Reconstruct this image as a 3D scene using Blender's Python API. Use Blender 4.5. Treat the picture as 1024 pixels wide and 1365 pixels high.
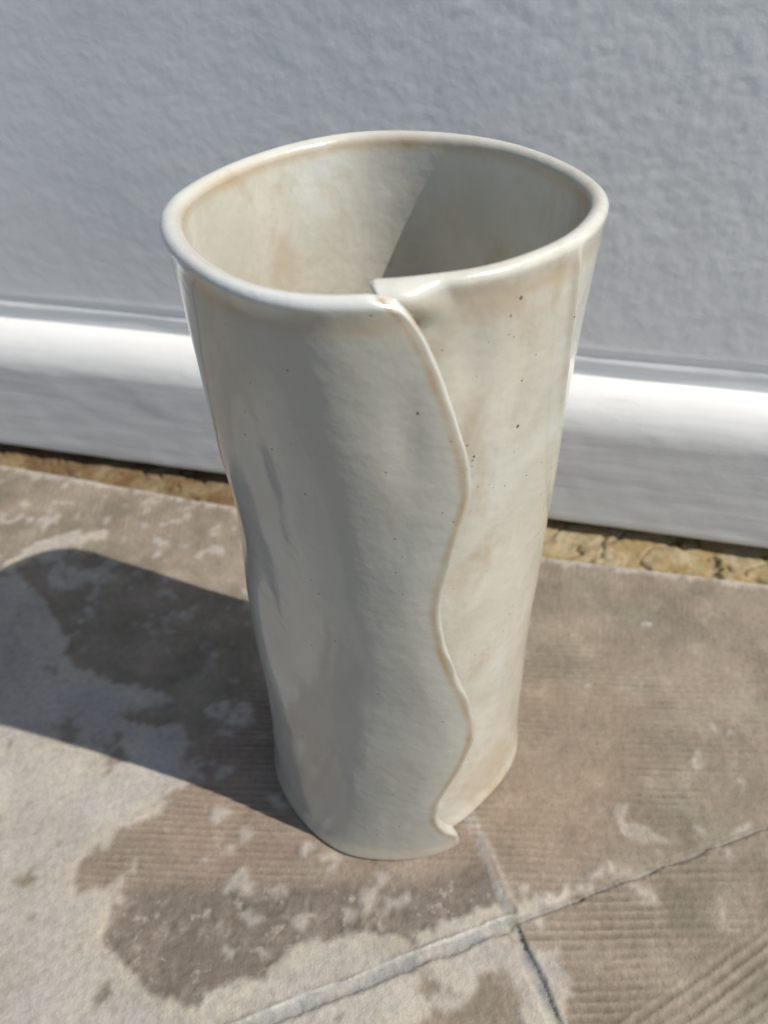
import bpy, math
import numpy as np

sc = bpy.context.scene
for o in list(bpy.data.objects):
    bpy.data.objects.remove(o)
R = math.radians

# ------------------------------------------------------------------ camera
PITCH, ROLL, CAM_H = R(42.0), R(2.35), 0.259
cam_d = bpy.data.cameras.new('camera')
cam = bpy.data.objects.new('camera', cam_d)
sc.collection.objects.link(cam)
from mathutils import Matrix, Vector
fw = Vector((0, math.cos(PITCH), -math.sin(PITCH)))
rt = Vector((1, 0, 0)); up = rt.cross(fw)
cr, sr = math.cos(ROLL), math.sin(ROLL)
r2 = rt * cr - up * sr
u2 = up * cr + rt * sr
M = Matrix((r2, u2, -fw)).transposed().to_4x4()
M.translation = (0, 0, CAM_H)
cam.matrix_world = M
cam_d.sensor_fit = 'VERTICAL'
cam_d.sensor_height = 36.0
cam_d.lens = 1025.0 / 1365.0 * 36.0
cam_d.clip_start = 0.01
cam_d.clip_end = 200
cam_d.dof.use_dof = True
cam_d.dof.focus_distance = 0.178
cam_d.dof.aperture_fstop = cam_d.lens / 1000 / 0.0018
sc.camera = cam

# ------------------------------------------------------------------ light
SUN_AZ = R(-20.0)      # direction towards the sun, measured from +X
SUN_EL = R(50.0)
to_sun = Vector((math.cos(SUN_EL) * math.cos(SUN_AZ), math.cos(SUN_EL) * math.sin(SUN_AZ), math.sin(SUN_EL)))
world = bpy.data.worlds.new('World'); sc.world = world
world.use_nodes = True
nt = world.node_tree
sky = nt.nodes.new('ShaderNodeTexSky')
sky.sky_type = 'NISHITA'; sky.sun_disc = False
sky.sun_elevation = SUN_EL
sky.sun_rotation = math.atan2(to_sun.x, to_sun.y)
sky.air_density = 1.0; sky.dust_density = 1.0; sky.ozone_density = 1.0
bg = nt.nodes['Background']
bg.inputs['Strength'].default_value = 0.088
nt.links.new(sky.outputs[0], bg.inputs['Color'])
sun_d = bpy.data.lights.new('sun', 'SUN')
sun_d.energy = 3.95; sun_d.angle = R(0.53); sun_d.color = (1.0, 0.95, 0.86)
sun = bpy.data.objects.new('sun', sun_d); sc.collection.objects.link(sun)
sun.rotation_euler = to_sun.to_track_quat('Z', 'Y').to_euler()
sun.location = (1, -0.5, 1.5)
sc.view_settings.view_transform = 'Standard'
sc.view_settings.look = 'None'
sc.view_settings.exposure = 0.37
sc.view_settings.gamma = 1.0

# ------------------------------------------------------------------ helpers
def link(o, parent=None):
    sc.collection.objects.link(o)
    if parent: o.parent = parent
    return o

def empty(name, loc=(0, 0, 0)):
    o = bpy.data.objects.new(name, None); o.empty_display_size = 0.05; o.location = loc
    return link(o)

def np_mesh(name, verts, quads, mat=None, attrs=None, parent=None, smooth=True):
    verts = np.asarray(verts, np.float32); quads = np.asarray(quads, np.int32)
    me = bpy.data.meshes.new(name)
    n = quads.shape[1]
    me.vertices.add(len(verts)); me.vertices.foreach_set('co', verts.ravel())
    me.loops.add(quads.size); me.loops.foreach_set('vertex_index', quads.ravel())
    me.polygons.add(len(quads)); me.polygons.foreach_set('loop_start', np.arange(0, quads.size, n, dtype=np.int32))
    me.polygons.foreach_set('use_smooth', np.full(len(quads), smooth))
    me.update(calc_edges=True); me.validate()
    for k, a in (attrs or {}).items():
        at = me.attributes.new(k, 'FLOAT', 'POINT')
        at.data.foreach_set('value', np.asarray(a, np.float32).ravel())
    if mat: me.materials.append(mat)
    o = bpy.data.objects.new(name, me)
    return link(o, parent)

def grid_quads(nr, nc):
    i = np.arange(nr - 1)[:, None] * nc + np.arange(nc - 1)[None]
    return np.stack([i, i + 1, i + nc + 1, i + nc], -1).reshape(-1, 4)

def _hash(ix, iy, seed):
    h = (ix.astype(np.int64) * 374761393 + iy.astype(np.int64) * 668265263 + seed * 974711) & 0xffffffff
    h = ((h ^ (h >> 13)) * 1274126177) & 0xffffffff
    h = h ^ (h >> 16)
    return (h & 0xffff) / 65535.0

def vnoise(x, y, seed=0):
    ix = np.floor(x); iy = np.floor(y); fx = x - ix; fy = y - iy
    fx = fx * fx * fx * (fx * (fx * 6 - 15) + 10); fy = fy * fy * fy * (fy * (fy * 6 - 15) + 10)
    ix = ix.astype(np.int64); iy = iy.astype(np.int64)
    a = _hash(ix, iy, seed); b = _hash(ix + 1, iy, seed); c = _hash(ix, iy + 1, seed); d = _hash(ix + 1, iy + 1, seed)
    return (a * (1 - fx) + b * fx) * (1 - fy) + (c * (1 - fx) + d * fx) * fy

def fbm(x, y, seed=0, octv=4, gain=0.5):
    s = 0; amp = 1; tot = 0
    for k in range(octv):
        # rotate each octave so the lattice never shows
        ca, sa = math.cos(0.6 + k * 1.1), math.sin(0.6 + k * 1.1)
        s = s + amp * vnoise((x * ca - y * sa) * 2 ** k + 17.3 * k, (x * sa + y * ca) * 2 ** k - 9.1 * k, seed + k * 7)
        tot += amp; amp *= gain
    return s / tot - 0.5          # about -0.5 .. 0.5

def sstep(a, b, x):
    t = np.clip((x - a) / (b - a), 0, 1); return t * t * (3 - 2 * t)

def blur(a, n):
    for ax in (0, 1):
        k = np.ones(2 * n + 1) / (2 * n + 1)
        p = np.pad(a, [(n, n) if i == ax else (0, 0) for i in (0, 1)], mode='edge')
        c = np.cumsum(p, axis=ax); z = np.zeros_like(np.take(c, [0], ax))
        c = np.concatenate([z, c], ax); m = a.shape[ax]
        a = (np.take(c, np.arange(2 * n + 1, 2 * n + 1 + m), ax) - np.take(c, np.arange(m), ax)) / (2 * n + 1)
    return a

def in_poly(px, py, poly):
    r = np.zeros(px.shape, bool); n = len(poly); j = n - 1
    for i in range(n):
        xi, yi = poly[i]; xj, yj = poly[j]
        if yi != yj:
            r ^= ((yi > py) != (yj > py)) & (px < (xj - xi) * (py - yi) / (yj - yi) + xi)
        j = i
    return r

# node helper
class N:
    def __init__(s, name):
        s.m = bpy.data.materials.new(name); s.m.use_nodes = True
        s.t = s.m.node_tree; s.b = s.t.nodes['Principled BSDF']
        s.co = s.t.nodes.new('ShaderNodeTexCoord').outputs['Object']
    def new(s, k, **kw):
        n = s.t.nodes.new(k)
        for a, v in kw.items(): setattr(n, a, v)
        return n
    def put(s, inp, v):
        if isinstance(v, bpy.types.NodeSocket): s.t.links.new(v, inp)
        else: inp.default_value = v
    def attr(s, name):
        n = s.new('ShaderNodeAttribute'); n.attribute_name = name; return n.outputs['Fac']
    def noise(s, scale, detail=4, rough=0.5, stretch=None, dist=0.0):
        n = s.new('ShaderNodeTexNoise')
        n.inputs['Scale'].default_value = scale; n.inputs['Detail'].default_value = detail
        n.inputs['Roughness'].default_value = rough; n.inputs['Distortion'].default_value = dist
        v = s.co
        if stretch:
            mp = s.new('ShaderNodeMapping'); mp.inputs['Scale'].default_value = stretch
            s.t.links.new(v, mp.inputs[0]); v = mp.outputs[0]
        s.t.links.new(v, n.inputs['Vector']); return n.outputs['Fac']
    def math(s, op, a, b=0.0, c=None):
        n = s.new('ShaderNodeMath', operation=op); s.put(n.inputs[0], a); s.put(n.inputs[1], b)
        if c is not None: s.put(n.inputs[2], c)
        return n.outputs[0]
    def rng(s, v, a, b, lo=0.0, hi=1.0):
        n = s.new('ShaderNodeMapRange', interpolation_type='SMOOTHSTEP')
        s.put(n.inputs[0], v); n.inputs[1].default_value = a; n.inputs[2].default_value = b
        n.inputs[3].default_value = lo; n.inputs[4].default_value = hi
        return n.outputs[0]
    def mix(s, f, a, b, mode='MIX'):
        n = s.new('ShaderNodeMix', data_type='RGBA', blend_type=mode)
        s.put(n.inputs[0], f)
        for i, v in ((6, a), (7, b)):
            if isinstance(v, tuple): v = (*v, 1.0) if len(v) == 3 else v
            s.put(n.inputs[i], v)
        return n.outputs[2]
    def bump(s, h, dist, strength=1.0, normal=None):
        n = s.new('ShaderNodeBump'); n.inputs['Distance'].default_value = dist; n.inputs['Strength'].default_value = strength
        s.put(n.inputs['Height'], h)
        if normal: s.put(n.inputs['Normal'], normal)
        return n.outputs[0]
    def set(s, **kw):
        for k, v in kw.items():
            s.put(s.b.inputs[k.replace('_', ' ')], (*v, 1.0) if isinstance(v, tuple) and len(v) == 3 else v)
        return s.m

# ------------------------------------------------------------------ materials
def mat_stone():
    n = N('stone_paving')
    cem = n.attr('cement'); gray = n.attr('gray'); red = n.attr('red'); jn = n.attr('joint'); val = n.attr('tone')
    big = n.noise(14, 4, .6); mid = n.noise(70, 5, .65); fine = n.noise(420, 4, .7)
    st = n.mix(n.rng(n.noise(26, 5, .65), .38, .62), (.225, .192, .145), (.310, .252, .196))
    st = n.mix(n.rng(n.noise(34, 5, .6, dist=.5), .52, .66, 0, .6), st, (.30, .275, .205))
    st = n.mix(n.math('MULTIPLY', red, .75), st, (.290, .215, .162))
    st = n.mix(n.math('MULTIPLY', gray, .9), st, (.185, .154, .127))
    st = n.mix(n.math('MULTIPLY', gray, n.rng(n.noise(200, 3, .6), .56, .68, 0, .7)), st, (.40, .355, .30))
    st = n.mix(n.rng(mid, .48, .75, 0, .55), st, (.42, .35, .28))
    st = n.mix(n.rng(mid, .28, .46, .5, 0), st, (.17, .135, .105))
    ce = n.mix(n.rng(big, .35, .65), (.455, .410, .360), (.425, .395, .370))
    ce = n.mix(n.rng(mid, .45, .70, 0, .35), ce, (.47, .42, .33))
    ce = n.mix(n.math('MULTIPLY', n.attr('margin'), n.rng(mid, .35, .65, .15, .75)), ce, (.47, .42, .325))
    ce = n.mix(n.rng(mid, .25, .42, .45, 0), ce, (.30, .27, .235))
    ce = n.mix(n.rng(n.noise(320, 4, .7), .58, .72, 0, .55), ce, (.27, .24, .21))
    ce = n.mix(n.rng(n.noise(38, 5, .7, dist=.7), .53, .66, 0, .5), ce, (.35, .315, .285))
    c = n.mix(cem, st, ce)
    jc = n.mix(n.rng(mid, .4, .62), (.255, .262, .268), (.38, .365, .335))
    c = n.mix(n.math('MULTIPLY', jn, n.rng(n.noise(110, 3, .6), .35, .6, .45, 1.0)), c, jc)
    c = n.mix(n.math('MULTIPLY', n.attr('lip'), .7), c, (.60, .575, .53))
    f = n.math('ADD', n.rng(fine, .25, .75, .88, 1.12), n.math('MULTIPLY', val, .9))
    cc = n.new('ShaderNodeVectorMath', operation='SCALE')
    n.put(cc.inputs[0], c); n.put(cc.inputs['Scale'], n.math('MULTIPLY', f, .76))
    grit = n.noise(1500, 3, .6)
    h = n.math('ADD', n.math('MULTIPLY', fine, 1.0), n.math('MULTIPLY', grit, .45))
    return n.set(Base_Color=cc.outputs[0], Roughness=.85, Specular_IOR_Level=.3, Normal=n.bump(h, .0007, .8))

def mat_edge_mortar():
    n = N('yellow_edge_mortar')
    a = n.noise(55, 4, .6); b = n.noise(180, 4, .6)
    c = n.mix(n.rng(a, .42, .60), (.245, .178, .078), (.30, .25, .155))
    c = n.mix(n.rng(b, .50, .66, 0, .7), c, (.22, .15, .07))
    c = n.mix(n.math('MULTIPLY', n.attr('rust'), n.rng(a, .35, .6, .95, .6)), c, (.105, .058, .022))
    c = n.mix(n.math('MULTIPLY', n.attr('gap'), .4), c, (.12, .10, .075))
    return n.set(Base_Color=c, Roughness=.9, Normal=n.bump(b, .001, .8))

def mat_paint(name, tint, rough, relief, brush=1.0):
    n = N(name)
    a = n.noise(7, 4, .6); b = n.noise(60, 5, .6); f = n.noise(500, 4, .65)
    c = n.mix(n.rng(a, .35, .65), tint, tuple(v * .93 for v in tint))
    c = n.mix(n.rng(b, .56, .8, 0, .35), c, tuple(min(.85, v * 1.1) for v in tint))
    s = n.noise(30, 5, .7, (1, 1, 5))
    c = n.mix(n.rng(s, .62, .75, 0, .18), c, (.33, .32, .30))
    br = n.noise(55, 4, .65, (.22, .22, 4))
    c = n.mix(n.rng(br, .52, .72, 0, .22 * brush), c, tuple(v * .72 for v in tint))
    sc_ = n.noise(38, 6, .7, (.6, .6, 1.6), .8)
    c = n.mix(n.rng(sc_, .66, .74, 0, .15 + .3 * brush), c, (.36, .33, .29))
    h = n.math('ADD', n.math('ADD', b, n.math('MULTIPLY', br, 1.2 * brush)), n.math('MULTIPLY', f, .3))
    return n.set(Base_Color=c, Roughness=rough, Specular_IOR_Level=.35, Normal=n.bump(h, relief, .6))

def mat_glaze():
    n = N('stoneware_glaze')
    edge = n.attr('edge'); spk = n.attr('speck'); sky_sheen = n.attr('sky_sheen')
    a = n.noise(28, 3, .55); b = n.noise(70, 4, .6, (1, 1, .55)); f = n.noise(1400, 2, .6)
    w = n.noise(16, 3, .5, dist=.6); t = n.noise(46, 4, .6, (1, 1, .6), .4); g2 = n.noise(240, 3, .6)
    c = n.mix(n.rng(a, .40, .60), (.455, .445, .375), (.510, .492, .420))
    c = n.mix(n.rng(w, .50, .64, 0, .75), c, (.550, .560, .525))
    c = n.mix(n.rng(t, .50, .66, 0, .75), c, (.425, .358, .262))
    c = n.mix(n.rng(b, .52, .68, 0, .5), c, (.580, .560, .505))
    c = n.mix(n.rng(g2, .50, .72, 0, .22), c, (.42, .375, .29))
    c = n.mix(n.math('MULTIPLY', n.attr('flap'), n.rng(w, .3, .7, .55, .85)), c, (.385, .385, .345))  # shade on the outer slab's side away from the sun, put into the colour
    c = n.mix(n.math('MULTIPLY', sky_sheen, .7), c, (.57, .59, .585))  # bluish sky reflection on the lip, painted into the glaze colour
    c = n.mix(n.math('MULTIPLY', edge, .85), c, (.36, .255, .135))
    c = n.mix(n.rng(f, .60, .80, 0, .25), c, (.40, .34, .25))
    clus = n.rng(n.noise(95, 2, .5), .42, .62, .05, 1.9)
    spk = n.math('MULTIPLY', spk, clus)
    for sc_, r0, r1, k, col, off in ((400, .01, .10, 1.0, (.06, .038, .022), 0), (700, .03, .18, 2.6, (.20, .105, .05), 3.1), (230, .01, .04, .25, (.035, .025, .018), 7.7)):
        mp = n.new('ShaderNodeMapping'); mp.inputs['Location'].default_value = (off, off * 2, off); n.put(mp.inputs[0], n.co)
        v = n.new('ShaderNodeTexVoronoi'); v.inputs['Scale'].default_value = sc_
        n.put(v.inputs['Vector'], mp.outputs[0])
        sep = n.new('ShaderNodeSeparateColor'); n.put(sep.inputs[0], v.outputs['Color'])
        wob = n.math('ADD', v.outputs['Distance'], n.rng(f, .2, .8, -.04, .04))
        size = n.math('MULTIPLY_ADD', sep.outputs[1], .12, r0)
        d_ = n.math('SUBTRACT', wob, size)
        dot = n.rng(d_, 0, r1 - r0, 1, 0)
        on = n.math('LESS_THAN', sep.outputs[0], n.math('MULTIPLY', spk, k))
        c = n.mix(n.math('MULTIPLY', n.math('MULTIPLY', dot, on), .85), c, col)
    pin = n.noise(900, 2, .5)
    h = n.math('ADD', n.math('ADD', n.noise(110, 2, .5), n.math('MULTIPLY', n.noise(330, 2, .5), .35)), n.math('MULTIPLY', pin, .09))
    nb = n.bump(h, .0006, .5)
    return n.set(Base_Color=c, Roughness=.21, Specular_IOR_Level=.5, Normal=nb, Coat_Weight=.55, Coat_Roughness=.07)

M_stone = mat_stone(); M_edge = mat_edge_mortar(); M_glaze = mat_glaze()
M_wall = mat_paint('grey_wall_paint', (.83, .84, .835), .55, .00042, .0)
M_skirt = mat_paint('pale_skirting_paint', (.74, .735, .715), .42, .0003)
n_ = N('bedding'); M_bed = n_.set(Base_Color=n_.mix(n_.noise(90, 4), (.12, .105, .085), (.22, .19, .15)), Roughness=.95)
n_ = N('ground_stone'); M_ground = n_.set(Base_Color=n_.mix(n_.rng(n_.noise(6, 6, .65), .35, .65), (.10, .095, .075), (.16, .145, .11)), Roughness=.9)

# ------------------------------------------------------------------ wall frame
WP = np.array([-0.2147, 0.3524])                    # a point on the foot of the skirting
WD = np.array([0.96444, -0.26432])                  # along the wall
WN = np.array([-0.26432, -0.96444])                 # out of the wall, towards the vase
def wall_pt(a, b, z):                               # a along, b out of the skirting face
    a = np.asarray(a, float); b = np.asarray(b, float); z = np.asarray(z, float)
    return np.stack(np.broadcast_arrays(WP[0] + a * WD[0] + b * WN[0], WP[1] + a * WD[1] + b * WN[1], z), -1)

# ------------------------------------------------------------------ ground + floor
gs = 60.0
g = np_mesh('ground', [(-gs, -gs, -.03), (gs, -gs, -.03), (gs, gs, -.03), (-gs, gs, -.03)], [(0, 1, 2, 3)], M_ground)
g['kind'] = 'structure'

POLY = {
'cem_big':[(-1973,2137),(-1975,2395),(-1754,2557),(-1557,2373),(-1402,2136),(-1339,2002),(-1188,1915),(-986,1861),(-858,1770),(-992,1787),(-1063,1756),(-1003,1699),(-807,1676),(-775,1626),(-790,1575),(-757,1440),(-834,1429),(-819,1345),(-957,1283),(-1092,1181),(-1074,1080),(-959,1065),(-836,1065),(-934,1029),(-947,935),(-880,861),(-792,806),(-766,765),(-688,743),(-614,729),(-590,759),(-447,786),(-404,844),(-330,877),(-277,909),(-167,883),(-113,918),(-38,896),(90,911),(168,943),(282,984),(322,992),(342,912),(-39,785),(-456,664),(-724,587),(-1700,400),(-2600,900),(-2500,2100)],
'hole1':[(-1325,1104),(-1288,1067),(-1201,1080),(-1219,1149),(-1286,1152),(-1279,1114),(-1215,1109),(-1209,1099)],
'cem_fl':[(-515,615),(-456,664),(-39,785),(328,901),(369,794),(416,619),(419,583),(450,400),(-600,400)],
'win1':[(36,790),(93,796),(100,748),(81,725),(38,721)],
'win2':[(213,814),(245,795),(302,785),(331,739),(342,679),(346,585),(346,450),(-131,450),(-131,602),(22,666),(108,686),(187,700),(223,743)],
'win3':[(-218,693),(-185,696),(-174,654),(-206,650)],
'cem_fr':[(363,900),(388,867),(457,816),(514,751),(490,718),(466,680),(472,581),(480,480),(420,480),(409,583)],
'cem_r1':[(363,1008),(453,1010),(559,1043),(727,1095),(894,1138),(899,1122),(734,1063),(584,1000),(443,953),(387,899),(351,945)],
'tri':[(763,1308),(807,1295),(783,1234),(854,1209),(925,1157),(808,1157),(749,1201)],
'dot1':[(565,1024),(629,1036),(626,1003),(571,996)],
'dot2':[(-129,1049),(-67,1054),(-93,996),(-112,986)],
'dot3':[(-189,995),(-153,987),(-148,942),(-177,947)],
'dot4':[(-429,1064),(-380,1066),(-361,1035),(-407,1030)],
'dot5':[(-535,1131),(-506,1135),(-499,1115),(-528,1111)],
'dot6':[(-270,1168),(-204,1170),(-199,1137),(-259,1135)],
'dot7':[(-37,1010),(30,1036),(28,994),(-33,987)],
'dot8':[(1170,1209),(1211,1215),(1193,1182),(1119,1175)],
'sh1':[(-1709,2695),(-1674,2761),(-1486,2750),(-1427,2553),(-1413,2410),(-1543,2441)],
'sh2':[(-1445,2554),(-1336,2588),(-1270,2535),(-1275,2449),(-1388,2446)],
'sh3':[(-761,1776),(-667,1814),(-529,1782),(-520,1689),(-648,1662),(-746,1700)],
'gray':[(-979,1066),(-574,1079),(-276,1060),(68,1058),(272,1113),(326,1003),(287,860),(-522,670),(-918,684)],
'red':[(-1074,1080),(-957,1283),(-829,1400),(-750,1577),(-587,1912),(-296,1756),(321,1728),(321,1111),(-276,1055)],
'red2':[(235,1243),(321,1528),(603,1852),(993,1726),(942,1351),(668,1097),(405,1012)],
'streak':[(-1846,2617),(-1711,2763),(-1544,2828),(-1395,2830),(-1379,2765),(-1653,2692),(-1818,2537)],
}
POLY = {k: [(x / 1e4, y / 1e4) for x, y in v] for k, v in POLY.items()}
CEM = ['cem_big', 'cem_fl', 'cem_fr', 'cem_r1', 'tri', 'dot1', 'dot2', 'dot3', 'dot4', 'dot5', 'dot6', 'dot7', 'dot8', 'sh1', 'sh2', 'sh3', 'streak']
HOLE = ['hole1', 'win1', 'win2', 'win3']

def axis(lo, hi, a, b, d, big):
    core = np.arange(a, b, d)
    l = np.linspace(lo, a, big, endpoint=False); h = np.linspace(b, hi, big)
    return np.concatenate([l, core, h])
A_ax = axis(-0.45, 0.80, -0.03, 0.435, 0.00068, 24)
B_ax = np.concatenate([np.arange(0.0, 0.375, 0.00068), np.linspace(0.3755, 0.72, 24)])
AA, BB = np.meshgrid(A_ax, B_ax)
XX = WP[0] + AA * WD[0] + BB * WN[0]; YY = WP[1] + AA * WD[1] + BB * WN[1]

def edge_b(a):            # where the tiles stop short of the wall
    return np.interp(a, [-.45, 0.0, .13, .31, .39, .8], [.0085, .009, .0145, .0190, .016, .014])
wob = fbm(XX * 260, YY * 260, 3, 4)
wx = XX + .0030 * fbm(XX * 170, YY * 170, 11, 5, .62) + .0010 * fbm(XX * 900, YY * 900, 12, 3)
wy = YY + .0030 * fbm(XX * 170, YY * 170, 21, 5, .62) + .0010 * fbm(XX * 900, YY * 900, 22, 3)
cem = np.zeros(XX.shape); dots = np.zeros(XX.shape)
for k in CEM:
    m = in_poly(wx, wy, POLY[k])
    if k[:3] in ('dot', 'tri'): dots = np.maximum(dots, m * 1.0); continue
    cem = np.maximum(cem, m * {'tri': .55, 'dot8': .6, 'dot5': .7, 'dot7': .7, 'dot6': .6, 'cem_r1': .75, 'sh2': .6, 'sh3': .6}.get(k, 1.0))
for k in HOLE: cem = np.where(in_poly(wx, wy, POLY[k]), 0, cem)
# scattered small splashes of cement on the bare stone
spl = fbm(XX * 110, YY * 110, 41, 4, .55)
cem = np.maximum(cem, .55 * sstep(.17, .24, spl))
# thin wash along the wall edge of the tiles
eb = BB - edge_b(AA)
cem = np.maximum(cem, .9 * sstep(.008, .002, eb + .006 * wob))
grit = fbm(XX * 620, YY * 620, 45, 3, .65); grit2 = fbm(XX * 240, YY * 240, 46, 3, .6)
cem = sstep(.40, .54, blur(cem, 4) + .70 * grit + .75 * grit2 * (blur(cem, 4) > .02))
cem = np.maximum(cem, dots * np.clip(.65 + 1.2 * grit2, 0, 1))
cem = np.maximum(cem, .75 * sstep(.19, .25, fbm(XX * 150, YY * 150, 48, 3, .5)) * sstep(.02, .0, XX + 10 * (YY < .085)))
cem = cem * (1 - .8 * sstep(.17, .22, fbm(XX * 75, YY * 75, 49, 5, .62)) * (dots < .1))
cem_s = blur(cem, 1)
margin = 4 * blur(cem, 10) * (1 - blur(cem, 10)) * cem_s
gray = blur(np.where(in_poly(wx, wy, POLY['gray']), 1.0, 0.0), 4)
red = blur(np.maximum(in_poly(wx, wy, POLY['red']) * 1.0, in_poly(wx, wy, POLY['red2']) * .75), 9)
red = red * (1 - gray) * (0.7 + .9 * np.clip(fbm(XX * 45, YY * 45, 61, 3) + .3, 0, 1))
red = np.clip(.8 * red + .35 * sstep(.0, .2, fbm(XX * 30, YY * 30, 66, 3)) * (XX > .03), 0, 1)

# joints: two lines crossing at J
J = np.array([0.0350, 0.0918]); JA = np.array([0.9555, 0.2950]); JB = np.array([-0.2950, 0.9555])
dx, dy = XX - J[0], YY - J[1]
ja = dx * JA[0] + dy * JA[1]; jb = dx * JB[0] + dy * JB[1]
jwob = .0016 * fbm(XX * 90, YY * 90, 71, 5, .6)
jbw = jb + jwob; jaw = ja + 1.2 * jwob
left = sstep(.002, -.003, ja); lower = sstep(.002, -.003, jb)
dA = np.abs(jbw); dB = np.abs(jaw)
jn_n = fbm(XX * 150, YY * 150, 75, 3)
wA = (.0017 + .0016 * jn_n) * left + np.clip(.0003 + .0022 * jn_n, .0001, .001) * (1 - left); wB = (.0016 + .0012 * jn_n) * lower + (.0011 + .001 * jn_n) * (1 - lower)
jA = sstep(wA + .0007, wA * .6, dA); jB = sstep(wB + .0007, wB * .6, dB)
joint = np.maximum(jA * (left + .55 * (1 - left)), jB * (lower + .75 * (1 - lower)))

# ridged (tooled) stone surface, direction changing from zone to zone
def ridge(ang, wl, seed, ph=0):
    c, s = math.cos(R(ang)), math.sin(R(ang))
    t = (-XX * s + YY * c) + .0013 * fbm(XX * 40, YY * 40, seed, 3) + .0003 * fbm(XX * 400, YY * 400, seed + 1, 2)
    along = XX * c + YY * s
    amp = np.clip(.75 + 1.6 * fbm(along * 28, t * 330, seed + 2, 3), 0, 1.4)
    return np.sin(2 * np.pi * t / wl + ph) * amp
bare = 1 - np.clip(cem_s * 1.3, 0, 1)
zone_red = blur(in_poly(wx, wy, POLY['red']) * 1.0, 5) * (1 - gray)
zone_corner = sstep(.031, .036, XX * .45 - (YY - .07) * .9 + .008 * wob) * (jb < 0)
zone_fr = ((jb < 0) & (ja > 0)) * (1 - zone_corner)
zone_wallR = sstep(.062, .045, eb + .02 * wob) * sstep(.04, .1, XX)
zone_wallL = sstep(.035, .022, eb + .01 * wob) * sstep(-.05, -.12, XX)
zone_br = ((jb > 0) & (ja > 0)) * (1 - zone_wallR)
patchy = np.clip(.55 + 2.2 * fbm(XX * 35, YY * 35, 81, 3), 0, 1)
rid = (zone_red * ridge(-4.5, .00245, 90) * 1.35 * np.clip(patchy + .35, 0, 1) + zone_fr * ridge(-1.5, .0028, 93) * 1.9 * np.clip(patchy + .3, 0, 1)
       + zone_corner * ridge(27, .0031, 96) * 1.6 + zone_br * ridge(-4.8, .0026, 99) * 1.0 * patchy
       + zone_wallR * ridge(-104, .0024, 102) * .42 * patchy + zone_wallL * ridge(94, .0026, 105) * .7
       + gray * ridge(0, .0030, 108) * .45 * patchy)
rid *= bare
rough = fbm(XX * 600, YY * 600, 111, 3)
Z = (.00026 * rid + .00085 * cem_s * (.7 + .8 * fbm(XX * 90, YY * 90, 121, 3)) + .0007 * fbm(XX * 22, YY * 22, 131, 3)
     + .00022 * rough * (1 + .9 * gray * bare))
# pits in the gray zone
Z -= .0004 * gray * bare * sstep(.10, .25, fbm(XX * 260, YY * 260, 141, 3))
# mortar lines: grooves with a raised far lip (left), thin cracks (right), bead (towards the vase)
lipA = np.exp(-((jbw - .0020) / .0007) ** 2) * left * np.clip(.7 + 1.5 * fbm(XX * 130, YY * 130, 73, 3), 0, 1.2)
Z += .0016 * lipA - .0014 * jA * left - .0014 * jA * (1 - left) - .0018 * jB * lower
Z += .0007 * jB * (1 - lower) * (.5 + fbm(XX * 200, YY * 200, 151, 3))
Z += .0005 * np.exp(-((jaw - .0030) / .0011) ** 2) * (1 - lower)
cem_s = np.clip(np.maximum(cem_s, .9 * lipA + .7 * np.exp(-((jaw - .0028) / .0011) ** 2) * (1 - lower) * sstep(.05, .03, jb)), 0, 1)
# tiles' rounded arris towards the wall
Z -= .003 * sstep(.0035, -.0002, eb)
# flat under the vase, so its foot sits on the stone
vd = np.hypot(XX - .002, YY - .157)
Z = np.where(vd < .06, Z * sstep(.043, .060, vd) + (1 - sstep(.043, .060, vd)) * (-.0002 + .2 * Z), Z)
tone = .11 * rid * bare + .42 * fbm(XX * 55, YY * 55, 161, 5, .62) + .12 * fbm(XX * 330, YY * 330, 165, 3, .6) * (.6 + 1.2 * gray)
tone = tone + .10 * fbm(XX * 9, YY * 9, 171, 2)

nr, nc = XX.shape
floor = np_mesh('floor', wall_pt([-.44, .79, .79, -.44], [-.02, -.02, .71, .71], -.006), [(0, 3, 2, 1)], M_bed)
floor['kind'] = 'structure'
Q = grid_quads(nr, nc)[:, ::-1]
verts = np.stack([XX, YY, Z], -1).reshape(-1, 3)
qa = ja.ravel()[Q].mean(1); qb = jb.ravel()[Q].mean(1); qe = eb.ravel()[Q].mean(1)
lf = qa < 0; lo = qb < 0
wAq = np.where(lf, .0016, .0007); wBq = np.where(lo, .0016, .0010)
in_j = (np.abs(qb) < wAq) | (np.abs(qa) < wBq)
keep = qe > 0
ATT = dict(cement=cem_s.ravel(), gray=gray.ravel(), red=red.ravel(), joint=joint.ravel(), lip=np.clip(lipA, 0, 1).ravel(), margin=margin.ravel(), tone=tone.ravel())
def piece(name, mask):
    q = Q[mask & keep]
    idx, inv = np.unique(q, return_inverse=True)
    return np_mesh(name, verts[idx], inv.reshape(-1, 4), M_stone, {k: v[idx] for k, v in ATT.items()}, floor)
for i, (a, b) in enumerate(((0, 0), (1, 0), (0, 1), (1, 1))):
    t = piece('floor_tile', (~in_j) & (lf == bool(a)) & (lo == bool(b)))
    t['label'] = ['ridged red brown tile between vase and wall on the right', 'stone tile the vase stands on, half covered in pale cement',
                  'bare ridged grey brown tile at the front right corner', 'cement smeared tile at the bottom front edge'][i]
jm = piece('joint_mortar', in_j)

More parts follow.
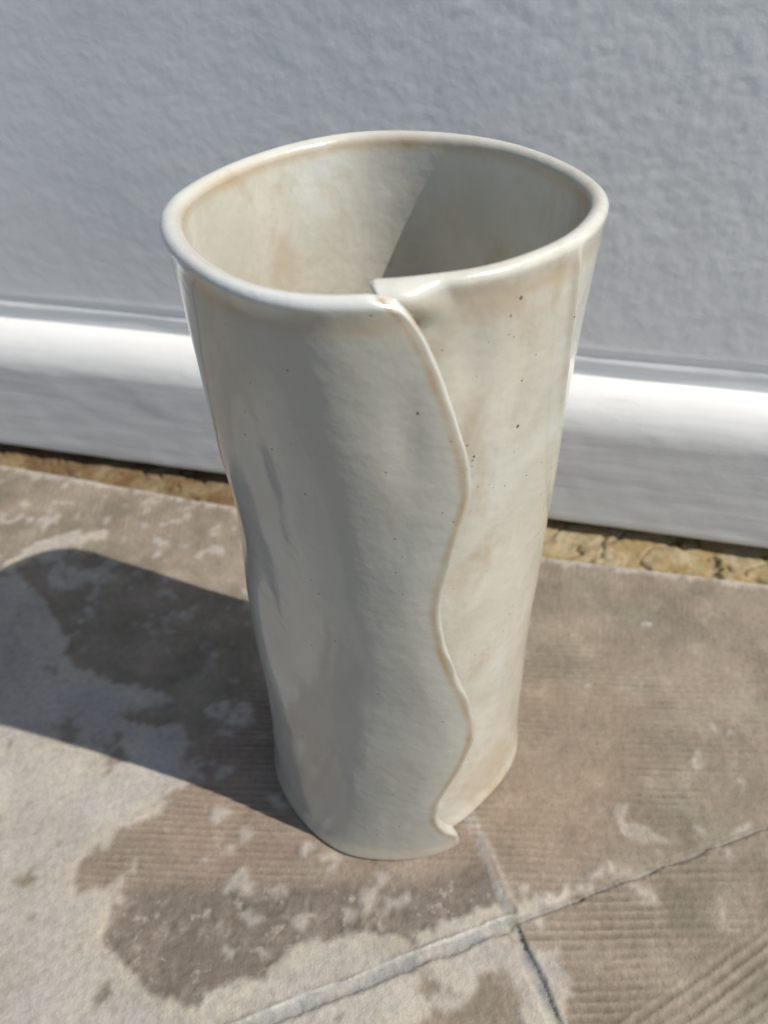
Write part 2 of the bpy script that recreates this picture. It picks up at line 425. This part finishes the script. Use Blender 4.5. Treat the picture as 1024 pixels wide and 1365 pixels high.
# crumbly yellow strip between the tiles and the wall
a = np.arange(-.05, .46, .0008); b = np.linspace(-.012, .030, 50)
a2, b2 = np.meshgrid(a, b)
x2 = WP[0] + a2 * WD[0] + b2 * WN[0]; y2 = WP[1] + a2 * WD[1] + b2 * WN[1]
lump = np.abs(fbm(x2 * 62, y2 * 90, 201, 3, .45))
gap = sstep(.05, .0, lump)
z2 = -.0016 - .0024 * gap + .0030 * fbm(x2 * 70, y2 * 90, 203, 3) + .0010 * fbm(x2 * 400, y2 * 400, 205, 3)
em = np_mesh('edge_mortar', np.stack([x2, y2, z2], -1).reshape(-1, 3), grid_quads(*x2.shape)[:, ::-1], M_edge,
             dict(rust=sstep(.24, .12, a2 + .05 * fbm(x2 * 40, y2 * 40, 207, 2)).ravel(), gap=gap.ravel()), floor)

# ------------------------------------------------------------------ wall
wall = empty('wall', (*wall_pt(.2, -.017, 0),))
wall['label'] = 'grey painted textured wall with pale rounded skirting behind the vase'; wall['category'] = 'wall'
def wchild(o):
    o.parent = wall; o.matrix_parent_inverse = Matrix.Translation(wall.location).inverted(); return o
aw = axis(-1.6, 2.2, -.06, .50, .00125, 20)
zw = np.concatenate([np.arange(.064, .30, .00125), np.linspace(.302, 2.4, 24)])
a3, z3 = np.meshgrid(aw, zw)
d3 = ((.00020 * fbm(a3 * 150, z3 * 210, 301, 4, .55) + .00030 * np.abs(fbm(a3 * 330, z3 * 460, 305, 3))) * (.55 + .9 * sstep(.05, .40, a3) * sstep(.06, .16, z3)) + .0012 * fbm(a3 * 10, z3 * 10, 309, 2))
d3 = d3 * sstep(.066, .10, z3 + 0 * a3)
ln = lambda z0, w, k, sd: np.exp(-((z3 - z0 - .0016 * fbm(a3 * 11, a3 * 0 + sd, 341 + sd, 3)) / w) ** 2) * k * np.clip(.5 + 1.6 * fbm(a3 * 13, z3 * 60, 351 + sd, 3), 0, 1.3)
d3 = d3 + ln(.0835, .0011, .0013, 2) + ln(.0895, .0009, .0007, 5) - ln(.0865, .0010, .0006, 9)
bw = -.0165 + d3
P3 = wall_pt(a3, bw, z3)
wf = wchild(np_mesh('wall_face', P3.reshape(-1, 3), grid_quads(*a3.shape), M_wall))
# solid core behind the face, closing the wall
core = np.concatenate([wall_pt([-1.6, 2.2, 2.2, -1.6], [-.022, -.022, -.26, -.26], 0.0), wall_pt([-1.6, 2.2, 2.2, -1.6], [-.022, -.022, -.26, -.26], 2.41)])
wchild(np_mesh('wall_core', core, [(0, 1, 5, 4), (1, 2, 6, 5), (2, 3, 7, 6), (3, 0, 4, 7), (4, 5, 6, 7)], M_wall, smooth=False))
# skirting: flat face, rounded top running back to the wall
prof = [(-.016, .0052), (-.0012, .0050), (-.0003, .0056), (0, .0070)] + [(0, z) for z in np.linspace(.009, .054, 18)]
for t in np.linspace(0, 90, 22):
    prof.append((-.0170 * (1 - math.cos(R(t))), .0560 + .0205 * math.sin(R(t)) ** 1.05))
prof.append((-.0195, .0765))
prof = np.array(prof)
ask = axis(-1.6, 2.2, -.06, .50, .0018, 20)
pa, pi = np.meshgrid(ask, np.arange(len(prof)))
pb = prof[:, 0][pi]; pz = prof[:, 1][pi]
wv = .0007 * fbm(pa * 12, pz * 30, 321, 3) + .00035 * fbm(pa * 70, pz * 160, 325, 3)
wv = wv + .00022 * fbm(pa * 25, pz * 900, 327, 3)
pb = pb + wv; pz = pz + .0008 * fbm(pa * 9, pa * 0 + 3, 331, 3) * (pz > .05) + .0006 * fbm(pa * 60, pa * 0 + 8, 333, 3) * (pz < .01)
sk = wchild(np_mesh('skirting', wall_pt(pa, pb, pz).reshape(-1, 3), grid_quads(*pa.shape), M_skirt))
sk['label'] = 'pale painted skirting with sunlit rounded top edge'
# ------------------------------------------------------------------ vase
H = .200
vase = empty('vase', (.002, .157, 0))
vase['label'] = 'tall cream glazed stoneware vase with overlapping wavy seam, standing on stone tiles'; vase['category'] = 'vase'

rim_t = np.array([-112, -104, -94, -79, -63, -48, -31, -16, -5.6, 10, 23, 52, 76, 95, 115, 136, 160.7, 173.5, 185, 196, 208, 224, 235, 243, 253, 262, 269, 276, 286, 300])
rim_r = np.array([.0390, .0387, .0383, .0377, .0388, .0399, .0421, .0441, .0453, .0445, .0438, .0443, .0459, .0472, .0454, .0433, .0431, .0438, .0439, .0436, .0437, .0445, .0455, .0459, .0455, .0444, .0432, .0424, .0416, .0410])
foot_t = np.array([-112, -95, -75, -56, -42, -23, -6, 20, 50, 80, 110, 140, 165, 192, 214, 232, 244, 259, 277, 295, 305])
foot_r = np.array([.0362, .0358, .0352, .0350, .0350, .0380, .0415, .0430, .0430, .0430, .0432, .0432, .0436, .0441, .0430, .0433, .0436, .0420, .0414, .0410, .0405])
def spline(t, r, q, sig=0.0):          # smooth curve through (or, with sig, close to) the control points
    d = np.gradient(r, t)
    def ev(q):
        k = np.clip(np.searchsorted(t, q) - 1, 0, len(t) - 2)
        h = t[k + 1] - t[k]; u = (q - t[k]) / h
        return ((2*u**3-3*u**2+1)*r[k] + (u**3-2*u**2+u)*h*d[k] + (-2*u**3+3*u**2)*r[k+1] + (u**3-u**2)*h*d[k+1])
    if not sig: return ev(q)
    g = np.arange(t[0], t[-1], .25); y = ev(g)
    w = int(sig * 3 / .25); ker = np.exp(-.5 * (np.arange(-w, w + 1) * .25 / sig) ** 2); ker /= ker.sum()
    y = np.convolve(np.concatenate([2 * y[0] - y[w:0:-1], y, 2 * y[-1] - y[-2:-w - 2:-1]]), ker, 'valid')
    return np.interp(q, g, y)
seam_z = np.array([0, .004, .009, .016, .0242, .0339, .0451, .058, .0713, .0827, .0974, .113, .1237, .1342, .1459, .1557, .1618, .1717, .1807, .1874, .1934, .1978, .2])
seam_t = np.array([-64., -64.2, -66, -71.5, -75.2, -75, -70.3, -65.2, -63, -65.6, -71.1, -75.5, -76.2, -74.3, -71.1, -68.8, -69.7, -72.9, -76.2, -79.3, -82.8, -86.0, -88.5])

T = .0040
NV, NU = 230, 560
# rows: dense near foot and rim
def edge_dense(n, lo_r, hi_r, L, m=10):
    e1 = lo_r * (1 - np.cos(np.linspace(0, np.pi / 2, m)))
    e2 = L - hi_r * (1 - np.cos(np.linspace(np.pi / 2, 0, m)))
    mid = np.linspace(lo_r, L - hi_r, n - 2 * m + 2)[1:-1]
    return np.concatenate([e1, mid, e2])
zz = edge_dense(NV, .0020, .0024, H)
uu = edge_dense(NU, .008, .008, 1.0, 12)
U, Vz = np.meshgrid(uu, zz)
V = Vz / H
th_end = 360 + spline(seam_z, seam_t, Vz)
th_in = spline(seam_z, seam_t, Vz) - (6 + 10 * (1 - V))
TH = th_in + (th_end - th_in) * U
Rm = spline(rim_t, rim_r, np.clip(TH, -112, 299.5), 4.8) * V + spline(foot_t, foot_r, np.clip(TH, -112, 304.5), 6.0) * (1 - V)
Rm -= .0020 * 4 * V * (1 - V)
# the outer slab is flatter than the inner one: it swings out towards its free edge
Rm += .0058 * np.sin(np.pi * np.clip(V, 0, 1)) ** .7 * spline(np.array([-120., 120, 170, 205, 232, 262, 285, 300]), np.array([0., 0, 0, -.35, -1.0, -.10, .85, 1.35]), np.clip(TH, -119, 299), 8.0)
# keep the outer flap just clear of the inner sheet beneath it
ths = np.radians(TH); 
cx = .002 + 0 * V; cy = .157 + .0075 * V
Rm += .0013 * fbm(TH / 42, Vz * 24, 401, 3, .4) * sstep(0, .03, Vz) * (1 - .5 * sstep(.18, .2, Vz))
# lip: thickened, rolled slightly outwards
lip = sstep(.0055, 0, H - Vz); 
Rm += .0003 * lip
# pinched foot
foot = sstep(.0075, .001, Vz)
Rm += .0009 * foot
# vertical crease on the right, and slab facets on the left
def bumpg(x, w): return np.exp(-(x / w) ** 2)
Rm += .0010 * bumpg(TH + 33 - 260 * (H - Vz), 1.9) * sstep(.118, .155, Vz) * sstep(.2, .193, Vz)
Rm -= .0006 * bumpg(TH + 17, 7) * bumpg(Vz - .165, .025)
Rm += .0004 * bumpg(TH - 203 - 90 * (Vz - .12), 7) * sstep(.16, .12, Vz) * sstep(.04, .09, Vz)
Rm -= .0011 * bumpg(TH - 192, 14) * bumpg(Vz - .118, .016)
Rm += .0006 * bumpg(TH - 196, 16) * bumpg(Vz - .080, .020)
Rm -= .0008 * bumpg(TH - 212, 9) * bumpg(Vz - .100, .030)
Rm -= .0007 * bumpg(TH - 226, 8) * bumpg(Vz - .155, .022)
Rm -= .0007 * bumpg(TH + 66, 6) * bumpg(Vz - .181, .008)                   # thumb dimple on the inner sheet
Rm -= .0005 * bumpg(TH + 48, 5) * bumpg(Vz - .176, .012)
Rm -= .0006 * bumpg(TH - 274, 5) * bumpg(Vz - .170, .014)
# outer flap: belly of the wavy edge lifts away slightly
arc = np.radians(th_end - TH) * .043
Rm += .0005 * sstep(.012, .001, arc) * bumpg(Vz - .168, .03)
Rm -= .0006 * sstep(.010, .0, arc) * sstep(.02, .05, Vz) * sstep(.17, .12, Vz)
arc_in = np.radians(TH - th_in) * .040
end_in = sstep(.013, .004, arc_in)
Rm += .0003 * end_in * sstep(.19, .197, Vz)
t_half = .5 * (T + .0011 * end_in * sstep(.19, .197, Vz) + (.0002 + .0006 * sstep(120, 190, TH) * sstep(262, 235, TH)) * lip - .0003 * foot)
def rnd(s, r): 
    q = np.clip(1 - s / r, 0, 1); return np.sqrt(np.clip(1 - q * q, 0, 1))
arc_in = np.radians(TH - th_in) * .040
pr = rnd(H - Vz, t_half) * rnd(Vz, .0016) * rnd(arc, np.clip(.0014 + .0026 * fbm(Vz * 85, Vz * 0 + 4, 463, 3), .0006, .0024)) * rnd(arc_in, .0009)
h = t_half * pr
ro = Rm + h * (1 + .7 * end_in * sstep(.19, .197, Vz)); ri = Rm - h
zr = Vz - (.0005 * sstep(.0012, 0, arc_in) + .0012 * sstep(.005, 0, arc)) * sstep(.19, .2, Vz) + .0004 * np.sin(ths * 2 + .6) * sstep(.15, .2, Vz)
def ring(r): return np.stack([cx + r * np.cos(ths) - .002, cy + r * np.sin(ths) - .157, zr], -1).reshape(-1, 3)
vo, vi = ring(ro), ring(ri)
q = grid_quads(NV, NU)
edge = np.zeros(U.shape)
edge = np.maximum(edge, 1.1 * bumpg(arc - .0022, .0008) * (.7 + 1.3 * fbm(TH / 9, Vz * 120, 451, 3)))
edge = np.maximum(edge, .75 * bumpg(H - Vz - .0055, .0020) * (.5 + 1.0 * fbm(TH / 14, Vz * 60, 455, 3)))
edge = np.maximum(edge, .35 * bumpg(Vz - .004, .004))
edge_i = np.maximum(.9 * bumpg(H - Vz - .0022, .0016), .0 * edge) * (.8 + .6 * fbm(TH / 14, Vz * 60, 457, 3))
right = sstep(-40, -56, TH)
speck = .012 + .11 * sstep(-42, -56, TH) * sstep(.140, .165, Vz) * sstep(.194, .186, Vz) + .004 * (TH > 255)
sky_sheen = sstep(.003, .0005, H - Vz) * sstep(150, 190, TH) + .5 * sstep(.0035, .0, H - Vz)
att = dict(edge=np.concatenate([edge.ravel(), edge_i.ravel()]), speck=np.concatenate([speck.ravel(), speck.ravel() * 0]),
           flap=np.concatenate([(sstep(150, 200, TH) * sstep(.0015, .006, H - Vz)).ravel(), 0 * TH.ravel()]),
           sky_sheen=np.concatenate([np.clip(sky_sheen, 0, 1).ravel()] * 2))
n0 = len(vo)
quads = np.concatenate([q, q[:, ::-1] + n0])
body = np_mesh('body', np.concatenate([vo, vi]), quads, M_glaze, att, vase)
# weld the two skins along the rim, foot and both seam edges
import bmesh
bm = bmesh.new(); bm.from_mesh(body.data)
bmesh.ops.remove_doubles(bm, verts=bm.verts, dist=1e-6)
bm.to_mesh(body.data); bm.free()
for p in body.data.polygons: p.use_smooth = True
# floor of the vase
k = 96; rr = np.array([0, .012, .024, .034, .0385]); tb = np.linspace(0, 2 * np.pi, k, endpoint=False)
vb = []
for lay, z in ((0, .0062), (1, .0012)):
    for i, r_ in enumerate(rr):
        w = np.interp(np.degrees(tb) % 360, (foot_t[2:-1]) % 360 if False else np.linspace(0, 360, 73), [min(spline(foot_t, foot_r, np.array([d if d < 290 else d - 360.]))[0], .041) for d in np.linspace(0, 360, 73)])
        vb += [(r_ / .0385 * (w[j] - .0008) * math.cos(tb[j]), r_ / .0385 * (w[j] - .0008) * math.sin(tb[j]), z + (.0016 * (r_ / .0385) ** 6 if lay == 0 else 0)) for j in range(k)]
fb = []
nn = len(rr)
for lay in (0, 1):
    for i in range(nn - 1):
        for j in range(k):
            a_, b_ = lay * nn * k + i * k + j, lay * nn * k + i * k + (j + 1) % k
            f4 = (a_, a_ + k, b_ + k, b_)
            fb.append(f4 if lay == 0 else f4[::-1])
for j in range(k):
    a_, b_ = (nn - 1) * k + j, (nn - 1) * k + (j + 1) % k
    fb.append((a_, a_ + nn * k, b_ + nn * k, b_))
np_mesh('base', vb, fb, M_glaze, dict(edge=np.zeros(len(vb)), speck=np.zeros(len(vb)), sky_sheen=np.zeros(len(vb)), flap=np.zeros(len(vb))), vase)
